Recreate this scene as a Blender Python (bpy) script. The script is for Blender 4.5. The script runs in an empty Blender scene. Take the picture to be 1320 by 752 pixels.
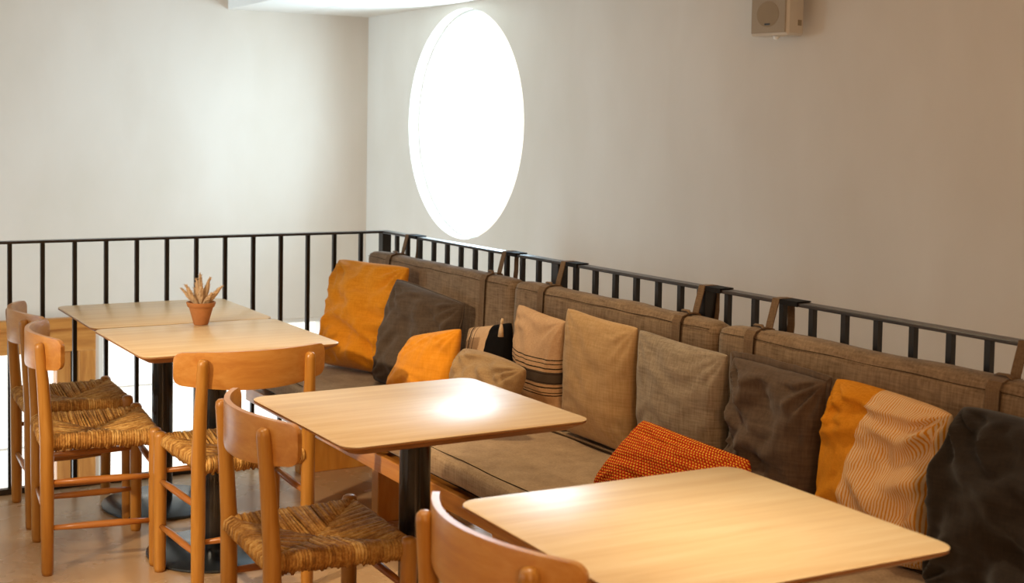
import bpy, bmesh, math, random
from math import sin, cos, pi, radians, sqrt
from mathutils import Vector, noise

C = bpy.context.scene.collection
SC = bpy.context.scene

# ------------------------------------------------------------------ camera
cd = bpy.data.cameras.new('camera'); cam = bpy.data.objects.new('camera', cd); C.objects.link(cam)
SC.camera = cam
YAW, PITCH, ROLL = 0.4889, 0.0504, 0.0138
f = Vector((sin(YAW)*cos(PITCH), cos(YAW)*cos(PITCH), -sin(PITCH)))
r = Vector((cos(YAW), -sin(YAW), 0)); u = r.cross(f)
r2 = r*cos(ROLL)+u*sin(ROLL); u2 = -r*sin(ROLL)+u*cos(ROLL)
from mathutils import Matrix
m = Matrix((r2, u2, -f)).transposed().to_4x4(); m.translation = Vector((-2.5695, -5.1745, 1.4559))
cam.matrix_world = m
cd.sensor_width = 36; cd.lens = 1674.858/1320*36
cd.shift_x = (660-543.827)/1320; cd.shift_y = (248.125-376)/1320
cd.clip_start = 0.05
cd.dof.use_dof = True; cd.dof.focus_distance = 3.9; cd.dof.aperture_fstop = 4.5

# ------------------------------------------------------------------ light
W = bpy.data.worlds.new('daylight'); SC.world = W; W.use_nodes = True
bg = W.node_tree.nodes['Background']; bg.inputs[0].default_value = (1.0, 0.965, 0.87, 1); bg.inputs[1].default_value = 1.6

def area(name, loc, target, sx, sy, power, col, spread=180):
    l = bpy.data.lights.new(name, 'AREA'); l.shape = 'RECTANGLE'; l.size = sx; l.size_y = sy
    l.energy = power; l.color = col; l.spread = radians(spread)
    o = bpy.data.objects.new(name, l); C.objects.link(o); o.location = loc
    o.rotation_euler = (Vector(target)-Vector(loc)).to_track_quat('-Z', 'Y').to_euler()
    return o
def spot(name, loc, target, power, col, ang=80, blend=0.8, rad=0.08):
    l = bpy.data.lights.new(name, 'SPOT'); l.energy = power; l.color = col
    l.spot_size = radians(ang); l.spot_blend = blend; l.shadow_soft_size = rad
    o = bpy.data.objects.new(name, l); C.objects.link(o); o.location = loc
    o.rotation_euler = (Vector(target)-Vector(loc)).to_track_quat('-Z', 'Y').to_euler()
    return o
# daylight through the round window and tall void windows, plus added fill at left
DAY = (0.58, 0.80, 1.0)
area('round_window_daylight', (1.12, 0.82, 1.47), (-2.0, 0.9, 0.6), 1.15, 1.15, 66, (0.55, 0.80, 1.0))
area('void_window_daylight', (-1.6, 2.22, -0.9), (-1.6, 0, -0.6), 4.0, 2.0, 25, DAY)
area('left_daylight_fill', (-5.85, 1.0, 1.30), (-0.6, 1.85, 0.9), 1.5, 1.8, 33, (0.52, 0.79, 1.0), 70)  # unseen source added to brighten the wall behind the rail
# warm ceiling downlights, with added warm fills among them
WARM = (1.0, 0.91, 0.70)
spot('downlight_near', (-1.25, -3.15, 2.70), (-1.30, -3.26, 0.74), 76, WARM, 36, 1.0, 0.05)
spot('downlight_bench', (-0.85, -3.5, 2.70), (-0.80, -3.58, 0.74), 125, WARM, 36, 1.0, 0.05)
spot('downlight_middle', (-0.75, -1.9, 2.70), (-0.65, -2.1, 0.5), 92, (1.0, 0.80, 0.50), 80, 1.0)
spot('downlight_far', (-1.0, -0.75, 2.70), (-1.0, -0.80, 0.7), 30, WARM, 60, 1.0)
area('lamp_behind_camera', (-2.9, -7.4, 1.7), (-1.0, -2.0, 0.2), 0.5, 0.5, 16, (1.0, 0.55, 0.25), 120)
spot('downlight_aisle', (-2.3, -2.6, 2.70), (-2.0, -2.2, 0.0), 80, (1.0, 0.80, 0.55), 90, 1.0)
spot('bench_foot_fill', (-4.4, -3.0, 2.35), (-0.45, -0.85, 0.10), 520, (1.0, 0.80, 0.55), 24, 0.8, 0.05)  # added spot that brightens the floor under the bench
area('warm_room_fill', (-2.4, -5.0, 2.70), (-0.6, -2.6, 0.7), 1.6, 1.2, 32, (1.0, 0.66, 0.34))  # added warm ambient fill, out of view above the camera

SC.view_settings.view_transform = 'Standard'; SC.view_settings.look = 'None'
SC.view_settings.gamma = 1; SC.view_settings.use_curve_mapping = False
SC.view_settings.exposure = 0.16

# ------------------------------------------------------------------ materials
def rgb(h):
    h = h.lstrip('#'); v = [int(h[i:i+2], 16)/255 for i in (0, 2, 4)]
    return tuple(x/12.92 if x <= 0.04045 else ((x+0.055)/1.055)**2.4 for x in v)+(1,)
class Mat:
    def __init__(s, name, rough=0.5, spec=0.5):
        s.m = bpy.data.materials.new(name); s.m.use_nodes = True
        s.t = s.m.node_tree; s.b = s.t.nodes['Principled BSDF']
        s.b.inputs['Roughness'].default_value = rough; s.b.inputs['Specular IOR Level'].default_value = spec
    def n(s, typ, **k):
        o = s.t.nodes.new(typ)
        for a, v in k.items():
            if a in o.inputs: o.inputs[a].default_value = v
            else: setattr(o, a, v)
        return o
    def l(s, a, b): s.t.links.new(a, b)
    def coord(s, scale, kind='Object', rot=(0, 0, 0)):
        tc = s.n('ShaderNodeTexCoord'); mp = s.n('ShaderNodeMapping'); s.l(tc.outputs[kind], mp.inputs['Vector'])
        mp.inputs['Scale'].default_value = scale; mp.inputs['Rotation'].default_value = rot
        return mp.outputs[0]
    def noise(s, vec, scale=1, detail=4, rough=0.6, dist=0):
        o = s.n('ShaderNodeTexNoise'); s.l(vec, o.inputs['Vector'])
        o.inputs['Scale'].default_value = scale; o.inputs['Detail'].default_value = detail
        o.inputs['Roughness'].default_value = rough; o.inputs['Distortion'].default_value = dist
        return o.outputs[0]
    def ramp(s, fac, stops):
        o = s.n('ShaderNodeValToRGB'); s.l(fac, o.inputs[0]); e = o.color_ramp.elements
        while len(e) < len(stops): e.new(0.5)
        for i, (p, c) in enumerate(stops): e[i].position = p; e[i].color = rgb(c) if isinstance(c, str) else c
        return o.outputs[0]
    def mix(s, fac, a, b, mode='MIX'):
        o = s.n('ShaderNodeMix', data_type='RGBA', blend_type=mode)
        for v, i in ((fac, 0), (a, 6), (b, 7)):
            if isinstance(v, (int, float)): o.inputs[i].default_value = v
            elif isinstance(v, (str, tuple)): o.inputs[i].default_value = rgb(v) if isinstance(v, str) else v
            else: s.l(v, o.inputs[i])
        return o.outputs[2]
    def math(s, op, a, b=0.0, c=None):
        o = s.n('ShaderNodeMath', operation=op)
        for i, v in enumerate((a, b) if c is None else (a, b, c)):
            if isinstance(v, (int, float)): o.inputs[i].default_value = v
            else: s.l(v, o.inputs[i])
        return o.outputs[0]
    def col(s, c):
        if isinstance(c, str): s.b.inputs['Base Color'].default_value = rgb(c)
        else: s.l(c, s.b.inputs['Base Color'])
    def bump(s, h, strength=0.3, dist=0.002):
        o = s.n('ShaderNodeBump'); s.l(h, o.inputs['Height']); o.inputs['Strength'].default_value = strength
        o.inputs['Distance'].default_value = dist; s.l(o.outputs[0], s.b.inputs['Normal'])

def wood(name, c1, c2, c3, scale, rough=0.35, spec=0.5):
    M = Mat(name, rough, spec)
    v = M.coord(scale)
    a = M.noise(v, 1.0, 6, 0.62, 0.4); b = M.noise(M.coord(tuple(x*7 for x in scale)), 1.0, 2, 0.5)
    c = M.ramp(a, [(0.30, c1), (0.5, c2), (0.72, c3)])
    c = M.mix(M.math('MULTIPLY', b, 0.35), c, c1)
    M.col(c); M.bump(b, 0.06, 0.001)
    return M.m
def linen(name, c1, c2, s=260, rough=0.95, var=0.5, bump=0.35, kind='Object'):
    M = Mat(name, rough, 0.12)
    h = M.noise(M.coord((s*0.09, s*0.09, s*1.2), kind), 1, 3, 0.7)
    w = M.noise(M.coord((s*1.0, s*1.0, s*0.08), kind), 1, 3, 0.7)
    big = M.noise(M.coord((5, 5, 5), kind), 1, 3, 0.5)
    mxx = M.math('ADD', M.math('MULTIPLY', h, 0.5), M.math('MULTIPLY', w, 0.5))
    c = M.ramp(M.math('ADD', M.math('MULTIPLY', mxx, 0.85), M.math('MULTIPLY', big, 0.15)), [(0.5-0.22*var, c1), (0.5+0.22*var, c2)])
    M.col(c); M.bump(mxx, bump, 0.0015)
    try:
        M.b.inputs['Sheen Weight'].default_value = 0.15; M.b.inputs['Sheen Roughness'].default_value = 0.5
    except KeyError: pass
    return M.m
def plain(name, c, rough=0.5, spec=0.5, metal=0, nscale=30, var=0.12, bump=0.0):
    M = Mat(name, rough, spec); M.b.inputs['Metallic'].default_value = metal
    n = M.noise(M.coord((nscale,)*3), 1, 4, 0.6)
    M.col(M.mix(M.math('MULTIPLY', n, var), c, '#000000'))
    if bump: M.bump(n, bump, 0.002)
    return M.m

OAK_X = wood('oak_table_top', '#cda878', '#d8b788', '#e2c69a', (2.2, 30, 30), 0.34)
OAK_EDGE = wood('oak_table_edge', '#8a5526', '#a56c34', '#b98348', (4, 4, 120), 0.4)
BEECH_V = wood('beech_turned_leg', '#9a6220', '#ae752a', '#bd873d', (45, 45, 3), 0.33)
BEECH_Y = wood('beech_back_board', '#b07030', '#c0833c', '#cc954e', (45, 3.5, 40), 0.30)
BEECH_X = wood('beech_stretcher', '#985820', '#ab6a2a', '#b87c3a', (4, 4, 40), 0.33)
BENCH_W = wood('bench_oak', '#b06a22', '#c98436', '#d69849', (30, 2, 30), 0.35)
BENCH_L = wood('bench_leg_oak', '#b87326', '#cf8b34', '#dba04e', (20, 20, 2.5), 0.38)
FRAME_W = wood('window_frame_oak', '#a3662a', '#bd7f38', '#cf9650', (3, 30, 30), 0.4)
FRAME_V = wood('window_post_oak', '#a3662a', '#bd7f38', '#cf9650', (30, 30, 3), 0.4)
BLACK = plain('black_steel', '#17120f', 0.38, 0.5, 0.0, 40, 0.3)
BLACK_G = plain('black_coated_base', '#15171a', 0.2, 0.9, 0.0, 60, 0.3)
DISC = plain('satin_steel_base', '#4a5157', 0.24, 0.6, 0.75, 60, 0.15)
def rail_mat():
    M = Mat('painted_rail_steel', 0.3, 0.6)
    n = M.noise(M.coord((30, 6, 30)), 1, 4, 0.6)
    M.col(M.ramp(n, [(0.35, '#15110f'), (0.7, '#3a2d25')]))
    return M.m
RAILM = rail_mat()
def plaster(name, c1, c2, c3):
    M = Mat(name, 0.85, 0.2)
    a = M.noise(M.coord((0.9, 0.9, 0.5)), 1, 4, 0.5, 0.4)
    b = M.noise(M.coord((3.5, 3.5, 1.6)), 1, 4, 0.5, 0.3)
    x = M.math('ADD', M.math('MULTIPLY', a, 0.6), M.math('MULTIPLY', b, 0.4))
    M.col(M.ramp(x, [(0.36, c1), (0.5, c2), (0.64, c3)])); M.bump(b, 0.08, 0.004)
    return M.m
PLASTER = plaster('lime_plaster', '#cec3b3', '#d3c8ba', '#d8cec1')
CEILM = plain('ceiling_paint', '#e6e1d9', 0.8, 0.2, 0, 3, 0.03)
def floor_mat():
    M = Mat('polished_concrete', 0.22, 0.5)
    a = M.noise(M.coord((1.6, 1.6, 1.6)), 1, 6, 0.6, 1.2); b = M.noise(M.coord((5, 5, 5)), 1, 3, 0.5, 0.2)
    x = M.math('ADD', M.math('MULTIPLY', a, 0.6), M.math('MULTIPLY', b, 0.4))
    M.col(M.ramp(x, [(0.25, '#b39068'), (0.5, '#be9b74'), (0.75, '#c8a782')]))
    rr = M.n('ShaderNodeMapRange'); M.l(b, rr.inputs[0]); rr.inputs[3].default_value = 0.20; rr.inputs[4].default_value = 0.34
    M.l(rr.outputs[0], M.b.inputs['Roughness']); M.bump(a, 0.02, 0.002)
    return M.m
FLOORM = floor_mat()
def glass_mat():
    M = Mat('window_glass', 0.0)
    t = M.n('ShaderNodeBsdfTransparent'); g = M.n('ShaderNodeBsdfGlossy'); g.inputs['Roughness'].default_value = 0.02
    lw = M.n('ShaderNodeLayerWeight'); lw.inputs[0].default_value = 0.5; fr = M.n('ShaderNodeMapRange'); M.l(M.math('POWER', lw.outputs['Facing'], 4.0), fr.inputs[0]); fr.inputs[3].default_value = 0.04; fr.inputs[4].default_value = 0.8
    mx = M.n('ShaderNodeMixShader'); M.l(fr.outputs[0], mx.inputs[0]); M.l(t.outputs[0], mx.inputs[1]); M.l(g.outputs[0], mx.inputs[2])
    M.l(mx.outputs[0], M.t.nodes['Material Output'].inputs['Surface'])
    return M.m
GLASS = glass_mat()
def rush_mat():
    M = Mat('woven_rush', 0.75, 0.25)
    a = M.noise(M.coord((70, 70, 70)), 1, 4, 0.75); b = M.noise(M.coord((14, 14, 14)), 1, 3, 0.6)
    x = M.math('ADD', M.math('MULTIPLY', a, 0.65), M.math('MULTIPLY', b, 0.35))
    gi = M.n('ShaderNodeNewGeometry'); x = M.math('ADD', M.math('MULTIPLY', x, 0.86), M.math('MULTIPLY', gi.outputs['Random Per Island'], 0.14))
    M.col(M.ramp(x, [(0.30, '#6b4419'), (0.46, '#9f6d30'), (0.56, '#c0914c'), (0.70, '#d9b270')])); M.bump(a, 0.5, 0.002)
    return M.m
RUSH = rush_mat()
SOFA = linen('taupe_upholstery_linen', '#523d2a', '#9c8164', 150, var=0.9, bump=0.5)
SEATF = linen('seat_upholstery_linen', '#7d6144', '#b99b77', 150, var=0.9, bump=0.5)
SEAM = plain('seam_thread_dark', '#40301f', 0.9, 0.1)
STRAPM = linen('strap_linen', '#59432f', '#806549', 300, var=0.8)
CUFF = plain('black_webbing', '#15110f', 0.7, 0.2)
MUSTARD = linen('mustard_linen', '#c0740f', '#dd9224', 200, var=0.8)
MUSTARD2 = linen('mustard_cotton', '#d07f10', '#e2952a', 120, var=0.7, bump=0.15)
TAUPE_D = linen('dark_taupe_linen', '#3d3025', '#5b4b3c', 130, var=0.9)
TAUPE_W = linen('washed_taupe_linen', '#43342a', '#655241', 110, var=0.9)
CHAR = linen('charcoal_linen', '#201914', '#33291f', 180, var=0.9)
TAN = linen('tan_cotton', '#a88355', '#bd986a', 160, var=0.5, bump=0.2)
GREYL = linen('grey_brown_linen', '#6e5d49', '#a8957d', 140, var=0.9, bump=0.5)
BOUCLE = linen('oatmeal_boucle', '#7a5c3a', '#b8966a', 420, var=1.2, bump=1.0)
WHITE_P = plain('white_plastic', '#c9bba8', 0.5, 0.4, 0, 10, 0.05)
GRILLE_M = plain('speaker_grille_mesh', '#b3a28c', 0.6, 0.3, 0.2, 900, 0.35, 0.4)
DARK_P = plain('speaker_cone_dark', '#9a8870', 0.7, 0.2)
TERRA = plain('terracotta', '#b97c4c', 0.85, 0.15, 0, 60, 0.3, 0.25)
SOIL = plain('potting_soil', '#4b3625', 0.95, 0.1, 0, 90, 0.5, 0.6)
PLUME = plain('dried_grass', '#dcbb94', 0.9, 0.1, 0, 300, 0.45, 0.3)
WHITE_F = plain('white_window_frame', '#e8e6e0', 0.5, 0.4, 0, 10, 0.04)

def stripes_mat(name, bands, axis, base1, base2, soft=0.003):
    """woven bands (lo, hi, colour) across one uv axis"""
    M = Mat(name, 0.92, 0.12)
    tc = M.n('ShaderNodeTexCoord'); sp = M.n('ShaderNodeSeparateXYZ'); M.l(tc.outputs['UV'], sp.inputs[0])
    wob = M.noise(M.coord((40, 40, 40), 'UV'), 1, 2, 0.5)
    x = M.math('ADD', sp.outputs[axis], M.math('MULTIPLY', M.math('SUBTRACT', wob, 0.5), 0.004))
    h = M.noise(M.coord((20, 260, 1), 'UV'), 1, 3, 0.7); w = M.noise(M.coord((260, 20, 1), 'UV'), 1, 3, 0.7)
    wv = M.math('ADD', M.math('MULTIPLY', h, 0.5), M.math('MULTIPLY', w, 0.5))
    c = M.ramp(wv, [(0.38, base1), (0.62, base2)])
    for lo, hi, cc in bands:
        g = M.math('MULTIPLY', M.math('GREATER_THAN', x, lo), M.math('LESS_THAN', x, hi))
        c = M.mix(g, c, cc)
    M.col(c); M.bump(wv, 0.4, 0.0015)
    return M.m
CREAMS = stripes_mat('cream_cotton_with_charcoal_bands', [(0.315, 0.325, '#33271f'), (0.34, 0.348, '#4a382b'), (0.385, 0.397, '#33271f'), (0.42, 0.53, '#54463a'), (0.43, 0.437, '#33271f'), (0.51, 0.517, '#33271f'), (0.555, 0.567, '#33271f'), (0.60, 0.608, '#33271f'), (0.635, 0.645, '#33271f')], 1, '#b99068', '#d3ac84')
CREAMV = stripes_mat('cream_cotton_with_black_end', [(0.05, 0.075, '#2b211b'), (0.11, 0.125, '#2b211b'), (0.17, 0.21, '#2b211b'), (0.23, 0.245, '#2b211b'), (0.31, 0.325, '#2b211b'), (0.64, 1.2, '#0c0806')], 0, '#b18c66', '#cfa981')
def mustard_stripe():
    M = Mat('mustard_linen_with_striped_panel', 0.93, 0.12)
    tc = M.n('ShaderNodeTexCoord'); sp = M.n('ShaderNodeSeparateXYZ'); M.l(tc.outputs['UV'], sp.inputs[0])
    X = sp.outputs[0]; Y = sp.outputs[1]
    h = M.noise(M.coord((20, 220, 1), 'UV'), 1, 3, 0.7); w = M.noise(M.coord((220, 20, 1), 'UV'), 1, 3, 0.7)
    wv = M.math('ADD', M.math('MULTIPLY', h, 0.5), M.math('MULTIPLY', w, 0.5))
    c = M.ramp(wv, [(0.38, '#bd7313'), (0.62, '#d68c24')])
    st = M.math('GREATER_THAN', M.math('FRACT', M.math('MULTIPLY', X, 56)), 0.42)
    sc = M.mix(st, '#cc8526', '#dcbd96')
    edge = M.math('GREATER_THAN', X, M.math('ADD', 0.36, M.math('MULTIPLY', M.math('MAXIMUM', M.math('SUBTRACT', Y, 0.3), 0.0), 0.10)))
    c = M.mix(edge, c, sc)
    M.col(c); M.bump(wv, 0.35, 0.0015)
    return M.m
MUST_S = mustard_stripe()
def knit():
    M = Mat('red_knit_with_yellow_stitches', 0.9, 0.12)
    v = M.coord((1, 1, 1), 'UV'); sp = M.n('ShaderNodeSeparateXYZ'); M.l(v, sp.inputs[0])
    X = M.math('MULTIPLY', sp.outputs[0], 46); Y = M.math('MULTIPLY', sp.outputs[1], 26)
    row = M.math('FLOOR', Y)
    fx = M.math('FRACT', M.math('ADD', M.math('ADD', X, M.math('MULTIPLY', row, 0.5)), M.math('MULTIPLY', M.math('FRACT', Y), 0.5)))
    fy = M.math('FRACT', Y)
    st = M.math('MULTIPLY', M.math('LESS_THAN', fx, 0.5), M.math('MULTIPLY', M.math('GREATER_THAN', fy, 0.2), M.math('LESS_THAN', fy, 0.75)))
    rn = M.noise(M.coord((50, 30, 1), 'UV'), 1, 3, 0.6)
    st = M.math('MULTIPLY', st, M.math('GREATER_THAN', rn, 0.36))
    c = M.mix(st, M.ramp(rn, [(0.35, '#a5230a'), (0.6, '#c43a12')]), '#e8ad38')
    M.col(c)
    hh = M.math('MULTIPLY', M.math('SINE', M.math('MULTIPLY', fx, pi)), M.math('SINE', M.math('MULTIPLY', fy, pi)))
    M.bump(hh, 0.8, 0.004)
    return M.m
KNIT = knit()

# ------------------------------------------------------------------ helpers
def mk(name, verts, faces, mat, parent=None, smooth=False, uvs=None):
    me = bpy.data.meshes.new(name); me.from_pydata([tuple(v) for v in verts], [], faces)
    bm = bmesh.new(); bm.from_mesh(me)
    if uvs is None: bmesh.ops.recalc_face_normals(bm, faces=bm.faces[:])
    bm.to_mesh(me); bm.free()
    if uvs is not None:
        ul = me.uv_layers.new(name='UVMap')
        for lp in me.loops: ul.data[lp.index].uv = uvs[lp.vertex_index]
    me.materials.append(mat)
    if smooth: me.polygons.foreach_set('use_smooth', [True]*len(me.polygons))
    o = bpy.data.objects.new(name, me); C.objects.link(o)
    if parent is not None: o.parent = parent
    return o
class MB:
    def __init__(s): s.v = []; s.f = []
    def add(s, v, f):
        b = len(s.v); s.v += [Vector(x) for x in v]; s.f += [tuple(b+i for i in q) for q in f]
    def loft(s, rings, cap=True):
        n = len(rings[0]); v = [p for R_ in rings for p in R_]; f_ = []
        for i in range(len(rings)-1):
            for j in range(n):
                k = (j+1) % n; f_.append((i*n+j, i*n+k, (i+1)*n+k, (i+1)*n+j))
        if cap: f_ += [tuple(range(n))[::-1], tuple((len(rings)-1)*n+j for j in range(n))]
        s.add(v, f_)
    def tube(s, pts, rad, n=10, flat=None):
        pts = [Vector(p) for p in pts]; rings = []
        if not isinstance(rad, (list, tuple)): rad = [rad]*len(pts)
        prev = None
        for i, p in enumerate(pts):
            d = (pts[min(i+1, len(pts)-1)]-pts[max(i-1, 0)]).normalized()
            if prev is None:
                ref = Vector((0, 0, 1)) if abs(d.z) < 0.9 else Vector((0, 1, 0))
                a = d.cross(ref).normalized()
            else: a = (prev-d*prev.dot(d)).normalized()
            prev = a; b = d.cross(a)
            if flat: rings.append([p+a*cos(2*pi*k/n)*rad[i]+b*sin(2*pi*k/n)*rad[i]*flat for k in range(n)])
            else: rings.append([p+(a*cos(2*pi*k/n)+b*sin(2*pi*k/n))*rad[i] for k in range(n)])
        s.loft(rings)
    def box(s, x0, x1, y0, y1, z0, z1, bev=0.0):
        if bev <= 0:
            s.add([(x, y, z) for z in (z0, z1) for x, y in ((x0, y0), (x1, y0), (x1, y1), (x0, y1))],
                  [(3, 2, 1, 0), (4, 5, 6, 7), (0, 1, 5, 4), (1, 2, 6, 5), (2, 3, 7, 6), (3, 0, 4, 7)]); return
        def ring(z, i):
            a, b, c, d = x0+i, x1-i, y0+i, y1-i; e = bev-i if bev-i > 1e-6 else 1e-5
            return [(a+e, c, z), (b-e, c, z), (b, c+e, z), (b, d-e, z), (b-e, d, z), (a+e, d, z), (a, d-e, z), (a, c+e, z)]
        s.loft([ring(z0, bev*0.9), ring(z0+bev, 0), ring(z1-bev, 0), ring(z1, bev*0.9)])
    def lathe(s, prof, c=(0, 0, 0), n=32):
        s.loft([[(c[0]+r_*cos(2*pi*k/n), c[1]+r_*sin(2*pi*k/n), c[2]+z) for k in range(n)] for r_, z in prof])
    def build(s, name, mat, parent=None, smooth=False):
        return mk(name, s.v, s.f, mat, parent, smooth)
def auto(o, ang=35):
    me = o.data; me.polygons.foreach_set('use_smooth', [True]*len(me.polygons))
    bm = bmesh.new(); bm.from_mesh(me)
    for e in bm.edges:
        if len(e.link_faces) == 2 and e.calc_face_angle(0) > radians(ang): e.smooth = False
    bm.to_mesh(me); bm.free(); return o
def tag(o, label, cat, group=None, kind=None):
    o['label'] = label; o['category'] = cat
    if group: o['group'] = group
    if kind: o['kind'] = kind
    return o
def empty(name, loc, rz=0):
    o = bpy.data.objects.new(name, None); C.objects.link(o); o.location = loc; o.rotation_euler = (0, 0, rz)
    o.empty_display_size = 0.1; return o
def copy_tree(o, parent=None):
    c = o.copy(); C.objects.link(c)
    if parent is not None: c.parent = parent
    for ch in list(o.children): copy_tree(ch, c)
    return c
def st(o, label=None):
    o['kind'] = 'structure'
    if label: o['label'] = label
    return o
def bx(name, dims, mat, parent=None, bev=0.0):
    b = MB(); b.box(*dims, bev); return b.build(name, mat, parent)

# ------------------------------------------------------------------ the setting
WX, WY = 0.863, 2.0          # plaster faces of the right wall and of the wall behind the rail
st(bx('floor', (-6, 0.03, -8.5, 0.03, -0.28, 0), FLOORM), 'polished beige concrete floor of the mezzanine')
st(bx('floor', (-6, WX, 0.03, WY, -2.9, -2.8), FLOORM), 'lower floor below the railing')
st(bx('floor', (0.03, WX, -8.5, 0.03, -2.9, -2.8), FLOORM), 'strip of lower floor beside the mezzanine')
def wall_holes(name, axis, pos, thick, a0, a1, z0, z1, holes, label):
    """axis 'y': wall plane y=pos spanning x; axis 'x': plane x=pos spanning y"""
    xs = sorted({a0, a1, *[h[0] for h in holes], *[h[1] for h in holes]}); zs = sorted({z0, z1, *[h[2] for h in holes], *[h[3] for h in holes]})
    b = MB()
    for i in range(len(xs)-1):
        for j in range(len(zs)-1):
            cx, cz = (xs[i]+xs[i+1])/2, (zs[j]+zs[j+1])/2
            if any(h[0] < cx < h[1] and h[2] < cz < h[3] for h in holes): continue
            lo, hi = min(pos, pos+thick), max(pos, pos+thick)
            if axis == 'y': b.box(xs[i], xs[i+1], lo, hi, zs[j], zs[j+1])
            else: b.box(lo, hi, xs[i], xs[i+1], zs[j], zs[j+1])
    return st(b.build(name, PLASTER), label)
ZT = 2.75
HW1 = (-3.6, -0.80, -2.0, 0.385)     # oak framed window
HW2 = (-0.775, 0.60, -2.0, 0.30)     # white framed window
wall_holes('wall_back', 'y', WY, 0.15, -6.0, WX+0.12, -2.8, ZT, [HW1, HW2], 'cream plaster wall behind the rail, left of the round window')
# right wall with the round hole
def round_wall():
    yc, zc, R_ = 0.835, 1.474, 0.612; n = 96; x0, x1 = WX, WX+0.12
    b = MB(); y0, y1, z0, z1 = yc-0.75, yc+0.75, zc-0.7, ZT
    def sq(t):
        dy, dz = cos(t), sin(t); k = 1e9
        if dy > 1e-9: k = min(k, (y1-yc)/dy)
        if dy < -1e-9: k = min(k, (y0-yc)/dy)
        if dz > 1e-9: k = min(k, (0.643)/dz)
        if dz < -1e-9: k = min(k, (z0-zc)/dz)
        return (yc+dy*k, zc+dz*k)
    angs = sorted({round(2*pi*i/n, 6) for i in range(n)} | {round(math.atan2(c, d) % (2*pi), 6) for c in (0.643, -0.7) for d in (0.75, -0.75)})
    N = len(angs); v = []; f_ = []
    for t in angs:
        a, bb = sq(t); cy_, cz_ = yc+R_*cos(t), zc+R_*sin(t)
        v += [(x0, a, bb), (x0, cy_, cz_), (x1, cy_, cz_), (x1, a, bb)]
    for i in range(N):
        k = (i+1) % N
        f_ += [(4*i, 4*k, 4*k+1, 4*i+1), (4*i+1, 4*k+1, 4*k+2, 4*i+2), (4*i+2, 4*k+2, 4*k+3, 4*i+3)]
    b.add(v, f_)
    b.box(x0, x1, -8.5, y0, -2.8, ZT); b.box(x0, x1, y1, WY, -2.8, ZT)
    b.box(x0, x1, y0, y1, -2.8, z0); b.box(x0, x1, y0, y1, zc+0.643, ZT)
    return st(b.build('wall_right', PLASTER), 'beige plaster wall with the round window')
round_wall()
wall_holes('wall_left', 'x', -6.0, -0.12, -8.5, WY, -2.8, ZT, [(-3.5, -1.0, 0.6, 2.3), (0.2, 1.8, 0.4, 2.3)], 'plaster wall on the left of the room')  # unseen openings, added to let daylight into the room
wall_holes('wall_front', 'y', -8.5, -0.12, -6.12, WX+0.12, -2.8, ZT, [], 'plaster wall closing the room')
st(bx('ceiling', (-6.12, WX+0.12, -8.62, WY+0.15, ZT, ZT+0.1), CEILM), 'pale ceiling')
# dropped soffit along the right wall, two panels with a groove between
so = st(empty('trim_1', (0, 0, 2.117)), 'white dropped soffit under the ceiling, above the round window')
bx('soffit_panel', (-0.033, 0.388, -8.5, WY, 0.0, 0.63), CEILM, so)
bx('soffit_panel', (0.394, WX, -8.5, WY, 0.0, 0.63), CEILM, so)
bx('groove', (0.388, 0.394, -8.5, WY, 0.008, 0.02), plain('shadow_gap_strip', '#8d8478', 0.8), so)
# round window
w1 = st(empty('window_1', (WX+0.085, 0.835, 1.474)), 'round window blown out with daylight')
b = MB(); R_ = 0.612
def ringpts(rad, x, n=96): return [(x, rad*cos(2*pi*k/n), rad*sin(2*pi*k/n)) for k in range(n)]
b.loft([ringpts(R_, -0.02), ringpts(R_-0.012, -0.02), ringpts(R_-0.012, 0.02), ringpts(R_, 0.02), ringpts(R_, -0.02)], cap=False)
auto(b.build('window_frame', WHITE_F, w1))
b = MB(); b.loft([ringpts(R_-0.012, 0.0), ringpts(R_-0.012, 0.006)]); b.build('window_pane', GLASS, w1)
# oak framed window below the rail, far left
w2 = st(empty('window_2', (0, WY, 0)), 'oak framed window seen through the rail on the left')
x0, x1, z0, z1 = HW1
bx('window_frame', (x0, x1, -0.03, 0.10, 0.20, 0.385), FRAME_W, w2)
bx('window_frame', (x0, x1, -0.045, -0.03, 0.325, 0.385), FRAME_W, w2, 0.004)
bx('window_frame', (x0, x1, 0, 0.1, z0, z0+0.1), FRAME_W, w2)
bx('window_post', (-0.895, -0.80, -0.035, 0.10, z0, 0.20), FRAME_V, w2, 0.004)
bx('window_post', (-1.01, -0.935, -0.02, 0.08, z0, 0.20), FRAME_V, w2, 0.004)
bx('window_seal', (-0.935, -0.895, 0.02, 0.06, z0, 0.20), BLACK, w2)
bx('window_post', (-2.30, -2.22, -0.02, 0.08, z0, 0.20), FRAME_V, w2, 0.004)
bx('window_post', (x0, x0+0.09, -0.02, 0.08, z0, 0.20), FRAME_V, w2, 0.004)
for a, c in ((x0+0.09, -2.30), (-2.22, -1.01)): bx('window_pane', (a, c, 0.03, 0.036, z0+0.1, 0.20), GLASS, w2)
for z in (-0.33, -1.1): bx('glazing_bar', (x0+0.09, -1.01, 0.05, 0.062, z-0.006, z+0.006), WHITE_F, w2)
w3 = st(empty('window_3', (0, WY, 0)), 'white framed window seen through the rail beside the oak one')
x0, x1, z0, z1 = HW2
bx('window_frame', (x0, x1, 0.02, 0.09, z1-0.03, z1), WHITE_F, w3); bx('window_frame', (x0, x1, 0.02, 0.09, z0, z0+0.04), WHITE_F, w3)
for a in (x0, x1-0.03): bx('window_post', (a, a+0.03, 0.02, 0.09, z0+0.04, z1-0.03), WHITE_F, w3)
bx('window_pane', (x0+0.03, x1-0.03, 0.05, 0.056, z0+0.04, z1-0.03), GLASS, w3)
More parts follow.
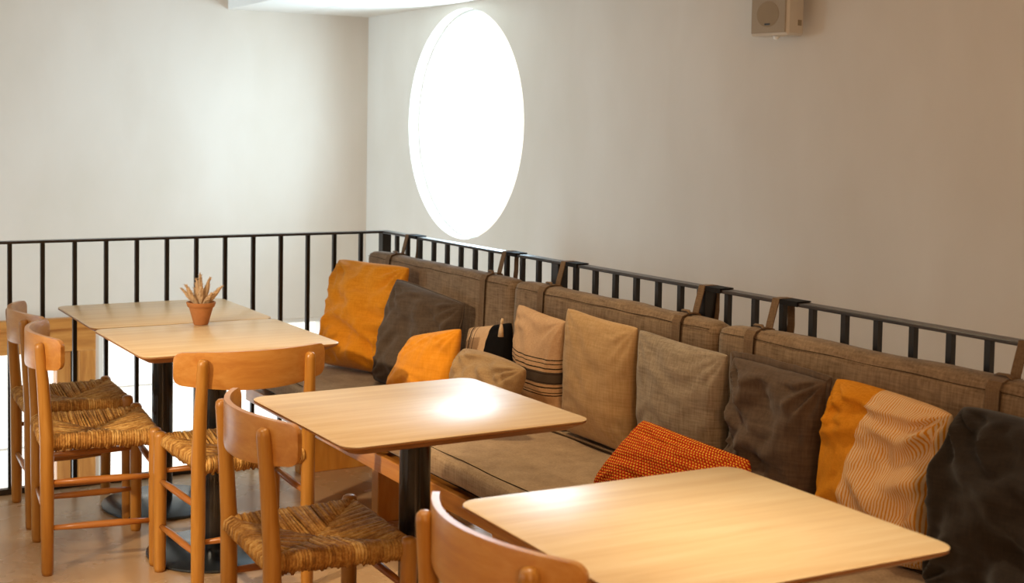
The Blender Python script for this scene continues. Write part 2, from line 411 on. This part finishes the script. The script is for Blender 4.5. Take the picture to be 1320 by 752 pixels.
for z in (-0.04, -0.33, -0.9): bx('glazing_bar', (x0+0.03, x1-0.03, 0.06, 0.07, z-0.004, z+0.004), WHITE_F, w3)
bx('glazing_bar', (-0.09, -0.08, 0.06, 0.07, z0+0.04, z1-0.03), WHITE_F, w3)

# ------------------------------------------------------------------ railing
RT = 0.992
rl = tag(empty('railing', (0, 0, 0)), 'black steel railing with square bars round the mezzanine edge', 'railing')
bx('top_rail', (-5.9, 0.022, -0.022, 0.022, RT-0.010, RT), RAILM, rl, 0.002)
bx('top_rail', (-0.022, 0.022, -5.2, -0.0225, RT-0.010, RT), RAILM, rl, 0.002)
bx('bottom_rail', (-5.9, 0.014, -0.014, 0.014, 0.0, 0.022), RAILM, rl)
bx('bottom_rail', (-0.014, 0.014, -5.2, -0.0145, 0.0, 0.022), RAILM, rl)
bal = bx('baluster', (-0.008, 0.008, -0.008, 0.008, 0.022, RT-0.010), BLACK, rl)
bal.location = (-0.119, 0, 0)
xs = [0.003-0.125*k for k in range(2, 46)]
ys = [-0.120, -0.223, -0.337, -0.458, -0.573, -0.686, -0.798, -0.916, -1.034, -1.143, -1.252, -1.352, -1.486, -1.600, -1.713, -1.825, -1.937, -2.046,
      -2.261, -2.375, -2.486, -2.598, -2.713, -2.823, -2.936, -3.047, -3.155] + [-3.155-0.113*k for k in range(1, 17)]
for p in [(x, 0, 0) for x in xs]+[(0, y, 0) for y in ys]:
    c = bal.copy(); C.objects.link(c); c.parent = rl; c.location = p
for y in (0, -1.385, -2.165, -4.2):
    bx('rail_post', (-0.021, 0.021, y-0.02, y+0.02, 0.0225, RT-0.0105), BLACK, rl)

# ------------------------------------------------------------------ bench
be = tag(empty('bench', (-0.4, -2, 0)), 'long oak bench frame under the taupe seat cushions', 'bench')
def bl(dims, name, mat, bev=0.003):
    x0, x1, y0, y1, z0, z1 = dims
    return bx(name, (x0+0.4, x1+0.4, y0+2, y1+2, z0, z1), mat, be, bev)
bl((-0.67, -0.645, -4.0, -0.05, 0.298, 0.358), 'front_apron', BENCH_W)
bl((-0.645, -0.045, -4.0, -0.05, 0.32, 0.345), 'seat_board', BENCH_W)
bl((-0.07, -0.045, -4.0, -0.05, 0.25, 0.32), 'rear_apron', BENCH_W)
for y in (-0.16, -0.90, -1.76, -2.75, -3.8):
    bl((-0.49, -0.075, y-0.055, y, 0, 0.32), 'leg_panel', BENCH_L)
bl((-0.60, -0.10, -4.0, -0.06, 0.345, 0.372), 'seat_slat_base', BLACK, 0)

def rounded_block(w, d, h, rad, seg=4, nu=14, nv=40, puff=0.0, seed=0, lean=0.0):
    """soft cushion block, extents x:0..w, y:0..d, z:0..h, as a dense lattice box with rounded edges"""
    bm = bmesh.new(); vs = {}
    nx, ny, nz = max(4, int(w/0.03)), max(6, int(d/0.035)), max(4, int(h/0.03))
    def P(i, j, k):
        key = (i, j, k)
        if key in vs: return vs[key]
        def warp(t, L):        # cluster near the ends
            a = rad*1.1/L; 
            return t
        p = Vector((w*i/nx, d*j/ny, h*k/nz))
        q = Vector((min(max(p.x, rad), w-rad), min(max(p.y, rad), d-rad), min(max(p.z, rad), h-rad)))
        dlt = p-q
        # normalise in the infinity metric so that box surface maps on the rounded surface
        mxx = max(abs(dlt.x), abs(dlt.y), abs(dlt.z))
        if mxx > 1e-9: p = q+dlt.normalized()*rad
        cx, cy, cz = p.x/w*2-1, p.y/d*2-1, p.z/h*2-1
        g = puff*(0.6+0.8*noise.noise(Vector((p.x*4+seed, p.y*3.1, p.z*4))))
        p = p+Vector((cx*(1-cy**4)*(1-cz**4), 0.4*cy*(1-cx**4)*(1-cz**4), cz*(1-cy**4)*(1-cx**4)))*g
        p = p+Vector((noise.noise(Vector((p.y*7+seed, p.z*6, 3))), 0, noise.noise(Vector((p.y*6+seed, p.x*9, 7)))))*0.004
        p.x += lean*p.z
        vs[key] = bm.verts.new(p); return vs[key]
    for i in range(nx):
        for j in range(ny):
            for k in (0, nz):
                q = [P(i, j, k), P(i+1, j, k), P(i+1, j+1, k), P(i, j+1, k)]; bm.faces.new(q if k else q[::-1])
    for i in range(nx):
        for k in range(nz):
            for j in (0, ny):
                q = [P(i, j, k), P(i, j, k+1), P(i+1, j, k+1), P(i+1, j, k)]; bm.faces.new(q if j else q[::-1])
    for j in range(ny):
        for k in range(nz):
            for i in (0, nx):
                q = [P(i, j, k), P(i, j+1, k), P(i, j+1, k+1), P(i, j, k+1)]; bm.faces.new(q if i else q[::-1])
    bmesh.ops.recalc_face_normals(bm, faces=bm.faces[:])
    me = bpy.data.meshes.new('cushion'); bm.to_mesh(me); bm.free()
    me.polygons.foreach_set('use_smooth', [True]*len(me.polygons)); return me
def mesh_obj(name, me, mat, parent=None, loc=(0, 0, 0)):
    me.name = name; me.materials.append(mat); o = bpy.data.objects.new(name, me); C.objects.link(o); o.location = loc
    if parent is not None: o.parent = parent
    return o
# seat cushions
for k, (ya, yb, lab) in enumerate(((-2.325, -0.06, 'taupe linen seat cushion at the far end of the bench'), (-4.0, -2.34, 'taupe linen seat cushion at the near end of the bench, under the red pillow'))):
    sc = tag(empty('seat_cushion', (-0.675, ya, 0.380)), lab, 'seat cushion', 'bench seat cushions')
    mesh_obj('cushion_body', rounded_block(0.645, yb-ya, 0.075, 0.024, puff=0.0, seed=k*9), SEATF, sc)
    b = MB(); b.tube([(0.030, 0.03+(yb-ya-0.06)*t/30, 0.0765+0.0015*sin(t*1.3)) for t in range(31)], 0.0014, 6); b.build('seam', SEAM, sc, True)
    b = MB(); b.tube([(0.485, 0.02+(yb-ya-0.04)*t/30, 0.0785) for t in range(31)], 0.003, 6); b.build('piping', SEAM, sc, True)
    b = MB(); b.tube([(0.497, 0.02+(yb-ya-0.04)*t/30, 0.0795) for t in range(31)], 0.0045, 6); b.build('piping', SEATF, sc, True)
# back cushions hung from the rail
BC = [(-1.232, -0.035, [-0.255, -1.045], 'first taupe back cushion, hung at the far corner behind the mustard pillow'),
      (-2.325, -1.245, [-1.435, -2.165], 'middle taupe back cushion hung behind the tan and cream pillows'),
      (-3.560, -2.335, [-2.475, -3.255], 'nearest taupe back cushion hung behind the striped mustard pillow')]
def strip(pts, wid, th):
    """flat band: path in the xz plane, width along y"""
    rings = []; pts = [Vector(p) for p in pts]
    for i, p in enumerate(pts):
        d = (pts[min(i+1, len(pts)-1)]-pts[max(i-1, 0)]); d.y = 0; d.normalize()
        nrm = Vector((-d.z, 0, d.x))
        rings.append([p+Vector((0, -wid/2, 0))-nrm*th/2, p+Vector((0, wid/2, 0))-nrm*th/2, p+Vector((0, wid/2, 0))+nrm*th/2, p+Vector((0, -wid/2, 0))+nrm*th/2])
    b = MB(); b.loft(rings); return b
for k, (ya, yb, straps, lab) in enumerate(BC):
    L = yb-ya; Z0 = 0.469; H = 0.439
    bc = tag(empty('back_cushion', (-0.112, ya, Z0)), lab, 'back cushion', 'back cushions tied to the railing')
    mesh_obj('cushion_body', rounded_block(0.082, L, H, 0.028, puff=0.007, seed=k*5+2, lean=0.012), SOFA, bc)
    def fx(z): return 0.012*z
    b = MB(); b.tube([(0.003+fx(H-0.022)-0.003, 0.02+(L-0.04)*t/40, H-0.020+0.0012*sin(t*0.7+k)) for t in range(41)], 0.0010, 6); b.build('seam', SEAM, bc, True)
    for s_ in straps:
        y = s_-ya
        # band round the cushion, slightly proud
        pts = [(-0.004+fx(z)-0.004*sin(pi*z/H), y, z) for z in (0.01, 0.1, 0.2, 0.3, 0.38, H-0.03, H-0.014)]+[(0.010, y, H+0.001), (0.03, y, H+0.007), (0.05, y, H+0.009), (0.074, y, H+0.004), (0.086, y, H-0.012)]
        sb = strip(pts, 0.036, 0.004).build('strap_band', STRAPM, bc); auto(sb)
        b = MB(); b.tube([(p[0]-0.001, y-0.020, p[2]) for p in pts[:7]], 0.0022, 6); b.build('strap_seam', SEAM, sb, True)
        b = MB(); b.tube([(0.025, y-0.03, H+0.010), (0.035, y-0.01, H+0.016), (0.035, y+0.012, H+0.015), (0.045, y+0.03, H+0.010)], [0.003, 0.007, 0.007, 0.003], 8, 0.5); b.build('strap_knot', STRAPM, sb, True)
        # loop up and over the rail, down behind
        zt = RT-Z0; X = 0.112
        lp = [(0.066, y-0.004, H-0.006), (0.072, y-0.004, H+0.02), (X-0.027, y-0.008, zt-0.008), (X-0.0245, y-0.008, zt+0.003), (X, y-0.009, zt+0.004), (X+0.0245, y-0.009, zt+0.003), (X+0.026, y-0.014, zt-0.012), (X+0.020, y-0.022, zt-0.07), (X+0.006, y-0.026, H-0.07)]
        auto(strip(lp, 0.026, 0.003).build('strap_loop', STRAPM, bc))
        b = MB(); b.box(X-0.0245, X+0.0245, y-0.09, y-0.024, zt+0.0005, zt+0.004); b.box(X-0.0262, X-0.0225, y-0.09, y-0.024, zt-0.010, zt+0.004); b.build('strap_cuff', CUFF, bc)

# ------------------------------------------------------------------ pillows
def pillow(label, quad, T, mat, seed, wr=0.006, conc=0.05, group=None, n=46, flange=False, piping=None, fold=0.0, sag=0.25, tilt_folds=0.0, exp=0.42, name='throw_pillow'):
    TL, TR, BR, BL = [Vector(q) for q in quad]
    org = (BL+BR)/2; org = Vector((org.x, org.y, min(BL.z, BR.z)))
    nrm = (TR-TL).cross(BL-TL).normalized(); front = -nrm
    root = tag(empty(name, org+Vector((0, 0, 0.003))), label, 'pillow', group or 'throw pillows along the bench')
    def base(u_, v_):         # v=1 at top
        s, t = 2*u_-1, 2*v_-1
        s2 = s*(1-1.5*conc*(1-t*t)); t2 = t*(1-1.5*conc*(1-s*s))
        cor = (abs(s)*abs(t))**6; s2 *= 1-0.03*cor; t2 *= 1-0.03*cor
        a, c = (s2+1)/2, (t2+1)/2
        return (BL*(1-a)+BR*a)*(1-c)+(TL*(1-a)+TR*a)*c
    def wrink(u_, v_):
        s, t = 2*u_-1, 2*v_-1
        w = 0
        p = Vector((u_*2.2+seed*3.7, v_*6.5+seed, seed*1.3)); p += Vector((0, noise.noise(Vector((u_*2, v_*2, seed)))*2.2+tilt_folds*u_, 0))
        w += (1-abs(noise.noise(p))*2.2)*0.8
        w += noise.noise(Vector((u_*5+seed, v_*5, seed*2)))*0.7
        w += noise.noise(Vector((u_*13+seed, v_*17, seed*2)))*0.28
        for cu, cv in ((0, 0), (1, 0), (0, 1), (1, 1)):
            du, dv = u_-cu, v_-cv; rr = sqrt(du*du+dv*dv)+1e-6
            an = math.atan2(abs(dv), abs(du))
            w += 0.9*sin(an*14+seed*2+cu*3+cv)*math.exp(-(rr/0.25)**2)*min(1, rr/0.08)
        return w
    V = []; F = []; UV = []; idx = {}
    for side in (0, 1):
        for i in range(n+1):
            for j in range(n+1):
                # cluster towards edges
                u_ = 0.5-0.5*cos(pi*i/n); v_ = 0.5-0.5*cos(pi*j/n)
                edge = i in (0, n) or j in (0, n)
                if side == 1 and edge: idx[(1, i, j)] = idx[(0, i, j)]; continue
                s, t = 2*u_-1, 2*v_-1
                m_ = max(0.0, (1-s*s)*(1-t*t))
                h = 1.12*T*m_**exp*(1+sag*(-t)*0.8)
                wv = wrink(u_, v_)*wr*2.5*min(1, m_*5)
                P_ = base(u_, v_)
                P_ = P_+front*((h+wv) if side == 0 else -(h*0.85-wv*0.4))
                if edge: P_ = P_+front*0.006*noise.noise(Vector((u_*7+seed, v_*7, 5)))+(TR-TL).normalized()*0.004*noise.noise(Vector((u_*6, v_*9+seed, 2)))
                if P_.z < org.z: P_.z = org.z
                idx[(side, i, j)] = len(V); V.append(P_-org); UV.append((u_, v_))
    for side in (0, 1):
        for i in range(n):
            for j in range(n):
                q = (idx[(side, i, j)], idx[(side, i+1, j)], idx[(side, i+1, j+1)], idx[(side, i, j+1)])
                F.append(q if side == 0 else q[::-1])
    mk('cover', V, F, mat, root, True, uvs=UV)
    loop = [(i, 0) for i in range(n)]+[(n, j) for j in range(n)]+[(n-i, n) for i in range(n)]+[(0, n-j) for j in range(n)]
    edgep = [V[idx[(0, i, j)]] for i, j in loop]; cen = sum(edgep, Vector())/len(edgep)
    if flange:
        b = MB(); rings = []
        for q, p in enumerate(edgep):
            d = (p-cen).normalized(); wv = front*0.006*noise.noise(Vector((q*0.13, seed, 1)))
            o_ = p+d*0.018+wv
            if o_.z < 0.002: o_.z = 0.002
            rings.append([p-d*0.012+front*0.004, o_+front*0.0015, o_-front*0.0015, p-d*0.012-front*0.004])
        N = len(rings); v = [x for R_ in rings for x in R_]
        fs = [(4*i+a, 4*i+(a+1) % 4, 4*((i+1) % N)+(a+1) % 4, 4*((i+1) % N)+a) for i in range(N) for a in range(4)]
        b.add(v, fs); b.build('flange', mat, root, True)
    if piping:
        b = MB(); N = len(edgep); rings = []
        for q in range(N):
            p = edgep[q]; d = (edgep[(q+1) % N]-edgep[q-1]).normalized(); a = d.cross(front).normalized()
            rings.append([p+(a*cos(2*pi*k/6)+front*sin(2*pi*k/6))*0.0035 for k in range(6)])
        v = [x for R_ in rings for x in R_]
        fs = [(6*i+a, 6*i+(a+1) % 6, 6*((i+1) % N)+(a+1) % 6, 6*((i+1) % N)+a) for i in range(N) for a in range(6)]
        b.add(v, fs); b.build('piping', piping, root, True)
    return root, org
pillow('large mustard yellow linen pillow leaning at the far corner of the bench', [(-.280,-.125,.887), (-.175,-.585,.893), (-.275,-.555,.458), (-.400,-.245,.458)], 0.072, MUSTARD, 1.0, 0.011, 0.012, exp=0.36)
pillow('dark taupe linen pillow with a piped edge between two mustard pillows', [(-.285,-.680,.862), (-.175,-1.030,.800), (-.245,-1.000,.458), (-.360,-.640,.458)], 0.070, TAUPE_D, 2.3, 0.008, 0.0, piping=TAUPE_D, exp=0.36)
pillow('small plain mustard pillow slumped in front of the dark taupe one', [(-.385,-1.005,.690), (-.330,-1.275,.755), (-.380,-1.260,.458), (-.44,-.905,.458)], 0.055, MUSTARD2, 3.1, 0.004, 0.0, exp=0.38)
_, _o = pillow('cream pillow with black end panel and thin dark vertical stripes', [(-.190,-1.085,.722), (-.185,-1.372,.782), (-.215,-1.395,.458), (-.215,-1.125,.458)], 0.048, CREAMV, 4.2, 0.0008, 0.02, exp=0.38)
wp = lambda x, y, z: Vector((x, y, z))-_o
b = MB(); b.tube([wp(-0.240, -1.398, 0.800), wp(-0.244, -1.400, 0.790), wp(-0.246, -1.400, 0.780)], [0.004, 0.006, 0.004], 8)
b.tube([wp(-0.246, -1.400, 0.782), wp(-0.248, -1.402, 0.762), wp(-0.250, -1.403, 0.738)], [0.004, 0.008, 0.010], 10)
b.build('tassel', PLUME, _, True)['label'] = 'tan thread tassel'
pillow('small rough oatmeal pillow half hidden by the middle table', [(-.375,-1.370,.705), (-.350,-1.725,.690), (-.400,-1.620,.458), (-.420,-1.385,.458)], 0.06, BOUCLE, 5.4, 0.007, -0.05, exp=0.32)
pillow('cream cotton pillow with charcoal bands across its lower half', [(-.178,-1.400,.851), (-.170,-1.680,.828), (-.155,-1.655,.458), (-.155,-1.385,.458)], 0.060, CREAMS, 6.7, 0.0028, 0.03, exp=0.36)
pillow('plain tan cotton pillow right of the cream banded pillow', [(-.178,-1.694,.877), (-.170,-2.062,.862), (-.155,-2.035,.458), (-.155,-1.668,.458)], 0.055, TAN, 7.9, 0.0022, 0.03, exp=0.40)
pillow('grey brown slubby linen pillow standing behind the red knitted pillow', [(-.178,-2.074,.861), (-.170,-2.462,.845), (-.155,-2.440,.458), (-.155,-2.075,.458)], 0.060, GREYL, 8.2, 0.0028, 0.03, exp=0.38)
pillow('small red and orange knitted pillow lying on the seat', [(-.345,-2.318,.652), (-.300,-2.700,.622), (-.360,-2.790,.458), (-.450,-2.225,.458)], 0.062, KNIT, 9.6, 0.003, 0.02, exp=0.40)
pillow('dark taupe linen pillow with a flat flange behind the nearest table', [(-.180,-2.490,.848), (-.172,-2.832,.840), (-.155,-2.780,.458), (-.155,-2.490,.458)], 0.062, TAUPE_W, 10.1, 0.010, 0.01, tilt_folds=3.5, flange=True, exp=0.36)
pillow('mustard pillow whose right part is striped in cream', [(-.180,-2.862,.855), (-.180,-3.212,.834), (-.185,-3.160,.458), (-.185,-2.822,.458)], 0.060, MUST_S, 11.4, 0.012, -0.01, exp=0.34)
pillow('large charcoal brown crumpled linen pillow nearest the camera', [(-.180,-3.235,.860), (-.190,-3.620,.845), (-.250,-3.680,.458), (-.250,-3.215,.458)], 0.078, CHAR, 12.8, 0.015, -0.02, exp=0.30)

# ------------------------------------------------------------------ tables
def rrect(w, l, rad, z, seg=8):
    pts = []
    for cx_, cy_, a0 in ((w/2-rad, l/2-rad, 0), (-w/2+rad, l/2-rad, pi/2), (-w/2+rad, -l/2+rad, pi), (w/2-rad, -l/2+rad, 3*pi/2)):
        for k in range(seg+1):
            a = a0+pi/2*k/seg; pts.append((cx_+rad*cos(a), cy_+rad*sin(a), z))
    return pts
def make_table():
    t = empty('cafe_table', (0, 0, 0)); w, l = TW, TL_
    b = MB(); b.loft([rrect(w-0.008, l-0.008, 0.040, 0.7345), rrect(w-0.002, l-0.002, 0.043, 0.7385), rrect(w-0.008, l-0.008, 0.040, 0.740)][0:3]); auto(b.build('tabletop', OAK_X, t), 50)
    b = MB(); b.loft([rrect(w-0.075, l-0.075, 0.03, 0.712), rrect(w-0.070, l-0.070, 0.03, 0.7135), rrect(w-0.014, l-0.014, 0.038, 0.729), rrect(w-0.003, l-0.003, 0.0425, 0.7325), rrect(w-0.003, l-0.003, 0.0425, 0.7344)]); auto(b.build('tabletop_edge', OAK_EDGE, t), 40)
    b = MB(); b.lathe([(0.040, 0.014), (0.040, 0.700)], n=40); auto(b.build('column', BLACK_G, t))
    b = MB(); b.box(-0.13, 0.13, -0.13, 0.13, 0.700, 0.712); b.build('mounting_plate', BLACK, t)
    b = MB(); b.lathe([(0.222, 0.004), (0.226, 0.005), (0.226, 0.011), (0.222, 0.0135), (0.06, 0.0155), (0.045, 0.018)], n=72); auto(b.build('base_disc', DISC, t))
    b = MB(); b.lathe([(0.02, 0.0), (0.02, 0.004)], c=(0.17, -0.1, 0), n=12); b.lathe([(0.02, 0.0), (0.02, 0.004)], c=(-0.17, 0.1, 0), n=12); b.lathe([(0.02, 0.0), (0.02, 0.004)], c=(-0.1, -0.17, 0), n=12); b.build('foot_pads', BLACK, t)
    return t
TW, TL_ = 0.675, 0.605
t0 = make_table()
T = [(-1.129, -0.383, -0.008, 'farthest oak cafe table, beside the rail, behind the potted plant'),
     (-1.134, -1.000, 0.008, 'second oak cafe table, holding the terracotta pot of dried grass'),
     (-1.037, -2.277, 0.008, 'middle oak cafe table with a white window reflection, in front of the cream pillows'),
     (-1.024, -3.349, -0.027, 'nearest oak cafe table, in the lower right foreground')]
for k, (x, y, a, lab) in enumerate(T):
    t = t0 if k == 0 else copy_tree(t0)
    t.location = (x, y, 0); t.rotation_euler = (0, 0, a); tag(t, lab, 'table', 'oak topped pedestal tables')

# ------------------------------------------------------------------ chairs
rnd = random.Random(4)
def make_chair():
    t = empty('dining_chair', (0, 0, 0))
    for s in (1, -1):
        b = MB(); b.tube([(-0.179, s*0.179, 0), (-0.179, s*0.179, 0.012), (-0.180, s*0.178, 0.25), (-0.181, s*0.178, 0.45), (-0.192, s*0.175, 0.62), (-0.203, s*0.173, 0.735), (-0.204, s*0.173, 0.746), (-0.2045, s*0.173, 0.752)],
                        [0.017, 0.0195, 0.0220, 0.0220, 0.0195, 0.0170, 0.0150, 0.009], 16); b.build('rear_leg', BEECH_V, t, True)
        b = MB(); b.tube([(0.161, s*0.196, 0), (0.161, s*0.196, 0.012), (0.161, s*0.196, 0.25), (0.161, s*0.196, 0.445), (0.161, s*0.196, 0.455), (0.161, s*0.196, 0.459)],
                        [0.017, 0.0195, 0.0215, 0.0210, 0.0180, 0.011], 16); b.build('front_leg', BEECH_V, t, True)
        for z in (0.152, 0.300):
            b = MB(); b.tube([(-0.17, s*0.179, z), (-0.05, s*0.184, z), (0.05, s*0.189, z), (0.150, s*0.196, z)], [0.008, 0.0115, 0.0115, 0.008], 12)
            b.build('stretcher', BEECH_X, t, True)
    b = MB(); b.tube([(0.161, -0.185, 0.33), (0.161, 0, 0.33), (0.161, 0.185, 0.33)], [0.008, 0.0115, 0.008], 12); b.build('stretcher', BEECH_X, t, True)
    b = MB(); b.tube([(-0.179, -0.168, 0.19), (-0.179, 0, 0.19), (-0.179, 0.168, 0.19)], [0.008, 0.0115, 0.008], 12); b.build('stretcher', BEECH_X, t, True)
    # curved back board
    b = MB(); rings = []; N = 44
    for i in range(N+1):
        q = -1+2*i/N; y = 0.242*sin(q*pi/2)
        x = -0.226+0.088*(y/0.242)**2
        dx = 2*0.088*y/0.242**2; nn = Vector((1, -dx, 0)).normalized()
        zc_ = 0.714+0.006*(y/0.242)**2; hh = 0.059-0.011*(y/0.242)**2
        e = 0.242-abs(y); 
        if e < 0.022: hh -= 0.022-sqrt(max(0, 0.022**2-(0.022-e)**2))
        th = 0.0085
        ring = []
        for (a, c) in ((-1, -0.86), (-0.85, -1), (0.85, -1), (1, -0.86), (1, 0), (1, 0.86), (0.85, 1), (-0.85, 1), (-1, 0.86), (-1, 0)):
            ring.append(Vector((x, y, zc_))+nn*a*th+Vector((0, 0, c*hh)))
        rings.append(ring)
    b.loft(rings); auto(b.build('backrest', BEECH_Y, t), 50)
    # seat rails inside the weave
    # woven rush seat: cords run from each rail in to the diagonals
    co = [Vector((-0.179, 0.160, 0)), Vector((0.161, 0.178, 0)), Vector((0.161, -0.178, 0)), Vector((-0.179, -0.160, 0))]
    cen = Vector((-0.005, 0, 0)); zs_ = 0.436
    b = MB()
    for e in range(4):
        A, B = co[e], co[(e+1) % 4]; d = (B-A).normalized(); inn = Vector((-d.y, d.x, 0))
        if inn.dot(cen-A) < 0: inn = -inn
        n_ = 42; Lr = (B-A).length
        for i in range(n_):
            q = (i+0.5)/n_; P0 = A+(B-A)*q
            # reach to the nearer diagonal
            qq = min(q, 1-q)*2; reach = (cen-A).dot(inn)*qq
            reach = max(reach, 0.004)
            j = rnd.uniform(-0.004, 0.004); jr = rnd.uniform(-0.002, 0.003); rr = Lr/n_*0.60*rnd.uniform(0.8, 1.3)
            dip = 0.014*qq
            P1 = P0+inn*reach
            sk = d*rnd.uniform(-0.006, 0.006)*qq
            path = [P0+inn*(0.012+0.3*reach)+Vector((0, 0, zs_-0.018)), P0-inn*0.004+Vector((0, 0, zs_-0.034+j)), P0-inn*(0.019+jr)+Vector((0, 0, zs_-0.014)), P0-inn*(0.016+jr)+Vector((0, 0, zs_+0.003)), P0-inn*0.002+Vector((0, 0, zs_+0.011+j*0.5)),
                    P0+inn*reach*0.5+sk+Vector((0, 0, zs_+0.006-dip*0.6+j*0.5)), P1+sk+Vector((0, 0, zs_-0.001-dip+j*0.4))]
            b.tube(path, [rr*0.8, rr, rr, rr, rr, rr*0.95, rr*0.8], 6)
    # filler under the cords
    b.add([c*0.96+Vector((0, 0, zs_-0.016)) for c in co]+[c*0.96+Vector((0, 0, zs_+0.004)) for c in co]+[cen+Vector((0, 0, zs_-0.016))]+[cen+Vector((0, 0, zs_-0.018))],
          [(0, 1, 8), (1, 2, 8), (2, 3, 8), (3, 0, 8), (4, 5, 9), (5, 6, 9), (6, 7, 9), (7, 4, 9), (0, 1, 5, 4), (1, 2, 6, 5), (2, 3, 7, 6), (3, 0, 4, 7)])
    o = b.build('rush_seat', RUSH, t, True); o['kind'] = 'stuff'
    return t
CH = [(-1.450, -0.310, -0.050, 'farthest beech chair with rush seat, by the rail at the far table'),
      (-1.489, -0.832, -0.114, 'beech chair with rush seat at far left, nearer of the two facing the plant tables'),
      (-1.159, -1.272, 1.565, 'beech chair with its back to the camera, between second and middle tables'),
      (-1.274, -2.211, -0.056, 'beech chair facing the middle table, its rush seat seen from above'),
      (-1.247, -3.274, 0.015, 'nearest beech chair, cropped at the bottom edge beside the nearest table')]
c0 = make_chair()
for k, (x, y, a, lab) in enumerate(CH):
    c = c0 if k == 0 else copy_tree(c0)
    c.location = (x, y, 0); c.rotation_euler = (0, 0, a); tag(c, lab, 'chair', 'beech chairs with woven rush seats')

# ------------------------------------------------------------------ potted dried grass
px_, py_ = -1.095, -0.737
pl = tag(empty('potted_plant', (px_, py_, 0.7402)), 'small terracotta pot of dried grass plumes on the second table', 'potted plant')
b = MB(); b.lathe([(0.024, 0), (0.026, 0.002), (0.043, 0.062), (0.0475, 0.064), (0.0525, 0.078), (0.0515, 0.081), (0.047, 0.081), (0.044, 0.072), (0.0, 0.0715)][:8], n=40)
auto(b.build('pot', TERRA, pl), 50)
b = MB(); b.lathe([(0.044, 0.066), (0.044, 0.0725), (0.02, 0.075), (0.002, 0.076)], n=24); b.build('soil', SOIL, pl, True)
rp = random.Random(11)
vr = Vector((cos(YAW), -sin(YAW), 0)); vf = Vector((sin(YAW), cos(YAW), 0))
PL = [(-0.075, 0.062, 0.006), (-0.056, 0.078, -0.012), (-0.020, 0.098, 0.010), (-0.004, 0.120, 0.0), (0.004, 0.088, -0.020), (0.030, 0.104, 0.008), (0.066, 0.064, 0.014), (0.078, 0.074, -0.006), (0.012, 0.07, 0.03), (-0.03, 0.06, 0.028), (0.045, 0.05, -0.026)]
for dx, hh, dy in PL:
    tip = vr*dx+vf*dy+Vector((0, 0, 0.07+hh*0.98)); root_ = vr*dx*0.25+vf*dy*0.5+Vector((0, 0, 0.070))
    b = MB(); rings = []
    for i in range(9):
        q = i/8; p = root_.lerp(tip, q)+vr*dx*0.12*(q*q-q)
        rr = 0.0088*(sin(pi*min(1, q*0.8+0.2))**0.9)+0.0008
        rings.append([p+Vector((cos(2*pi*k/8), sin(2*pi*k/8), 0.25*sin(k*2.1+i)))*rr*rp.uniform(0.75, 1.25) for k in range(8)])
    b.loft(rings)
    ax = (tip-root_).normalized()
    for i in range(60):                    # little husks standing off the plume
        q = rp.uniform(0.05, 0.92); p = root_.lerp(tip, q)+vr*dx*0.12*(q*q-q); a = rp.uniform(0, 2*pi)
        rad_ = Vector((cos(a), sin(a), 0)); rr = 0.0075*(sin(pi*min(1, q*0.85+0.15))**0.8)
        tp = p+rad_*(rr+0.006)+ax*0.010; w_ = ax.cross(rad_).normalized()*0.0018
        s0 = p+rad_*rr*0.6
        b.add([s0+w_, s0-w_, s0+ax*0.004, tp], [(0, 1, 3), (1, 2, 3), (2, 0, 3), (0, 2, 1)])
    b.build('dried_plume', PLUME, pl)

# ------------------------------------------------------------------ wall speaker
sp = tag(empty('wall_speaker', (0.78, -1.62, 1.80)), 'small white loudspeaker mounted high on the right wall', 'speaker')
sp.rotation_euler = (0, 0, radians(13))
bx('cabinet', (-0.07, 0.030, -0.075, 0.085, 0.0, 0.27), WHITE_P, sp, 0.008)
bx('grille', (-0.076, -0.07, -0.066, 0.076, 0.008, 0.262), GRILLE_M, sp, 0.002)
b = MB(); n = 40
b.loft([[(x, 0.006+rd*cos(2*pi*k/n), 0.075+rd*sin(2*pi*k/n)) for k in range(n)] for x, rd in ((-0.0755, 0.046), (-0.0768, 0.046), (-0.0772, 0.043))]); b.build('woofer', DARK_P, sp)
bx('badge', (-0.0785, -0.0772, -0.004, 0.018, 0.036, 0.042), BLACK, sp)
b = MB(); b.lathe([(0.004, -0.014), (0.010, -0.010), (0.012, 0.0)], c=(-0.03, 0.0, 0), n=16); b.build('knob', WHITE_F, sp, True)
bx('wall_bracket', (0.030, 0.070, -0.03, 0.03, 0.05, 0.20), WHITE_P, sp)
bx('bracket_slot', (-0.01, 0.01, -0.0775, -0.0752, 0.035, 0.055), DARK_P, sp)
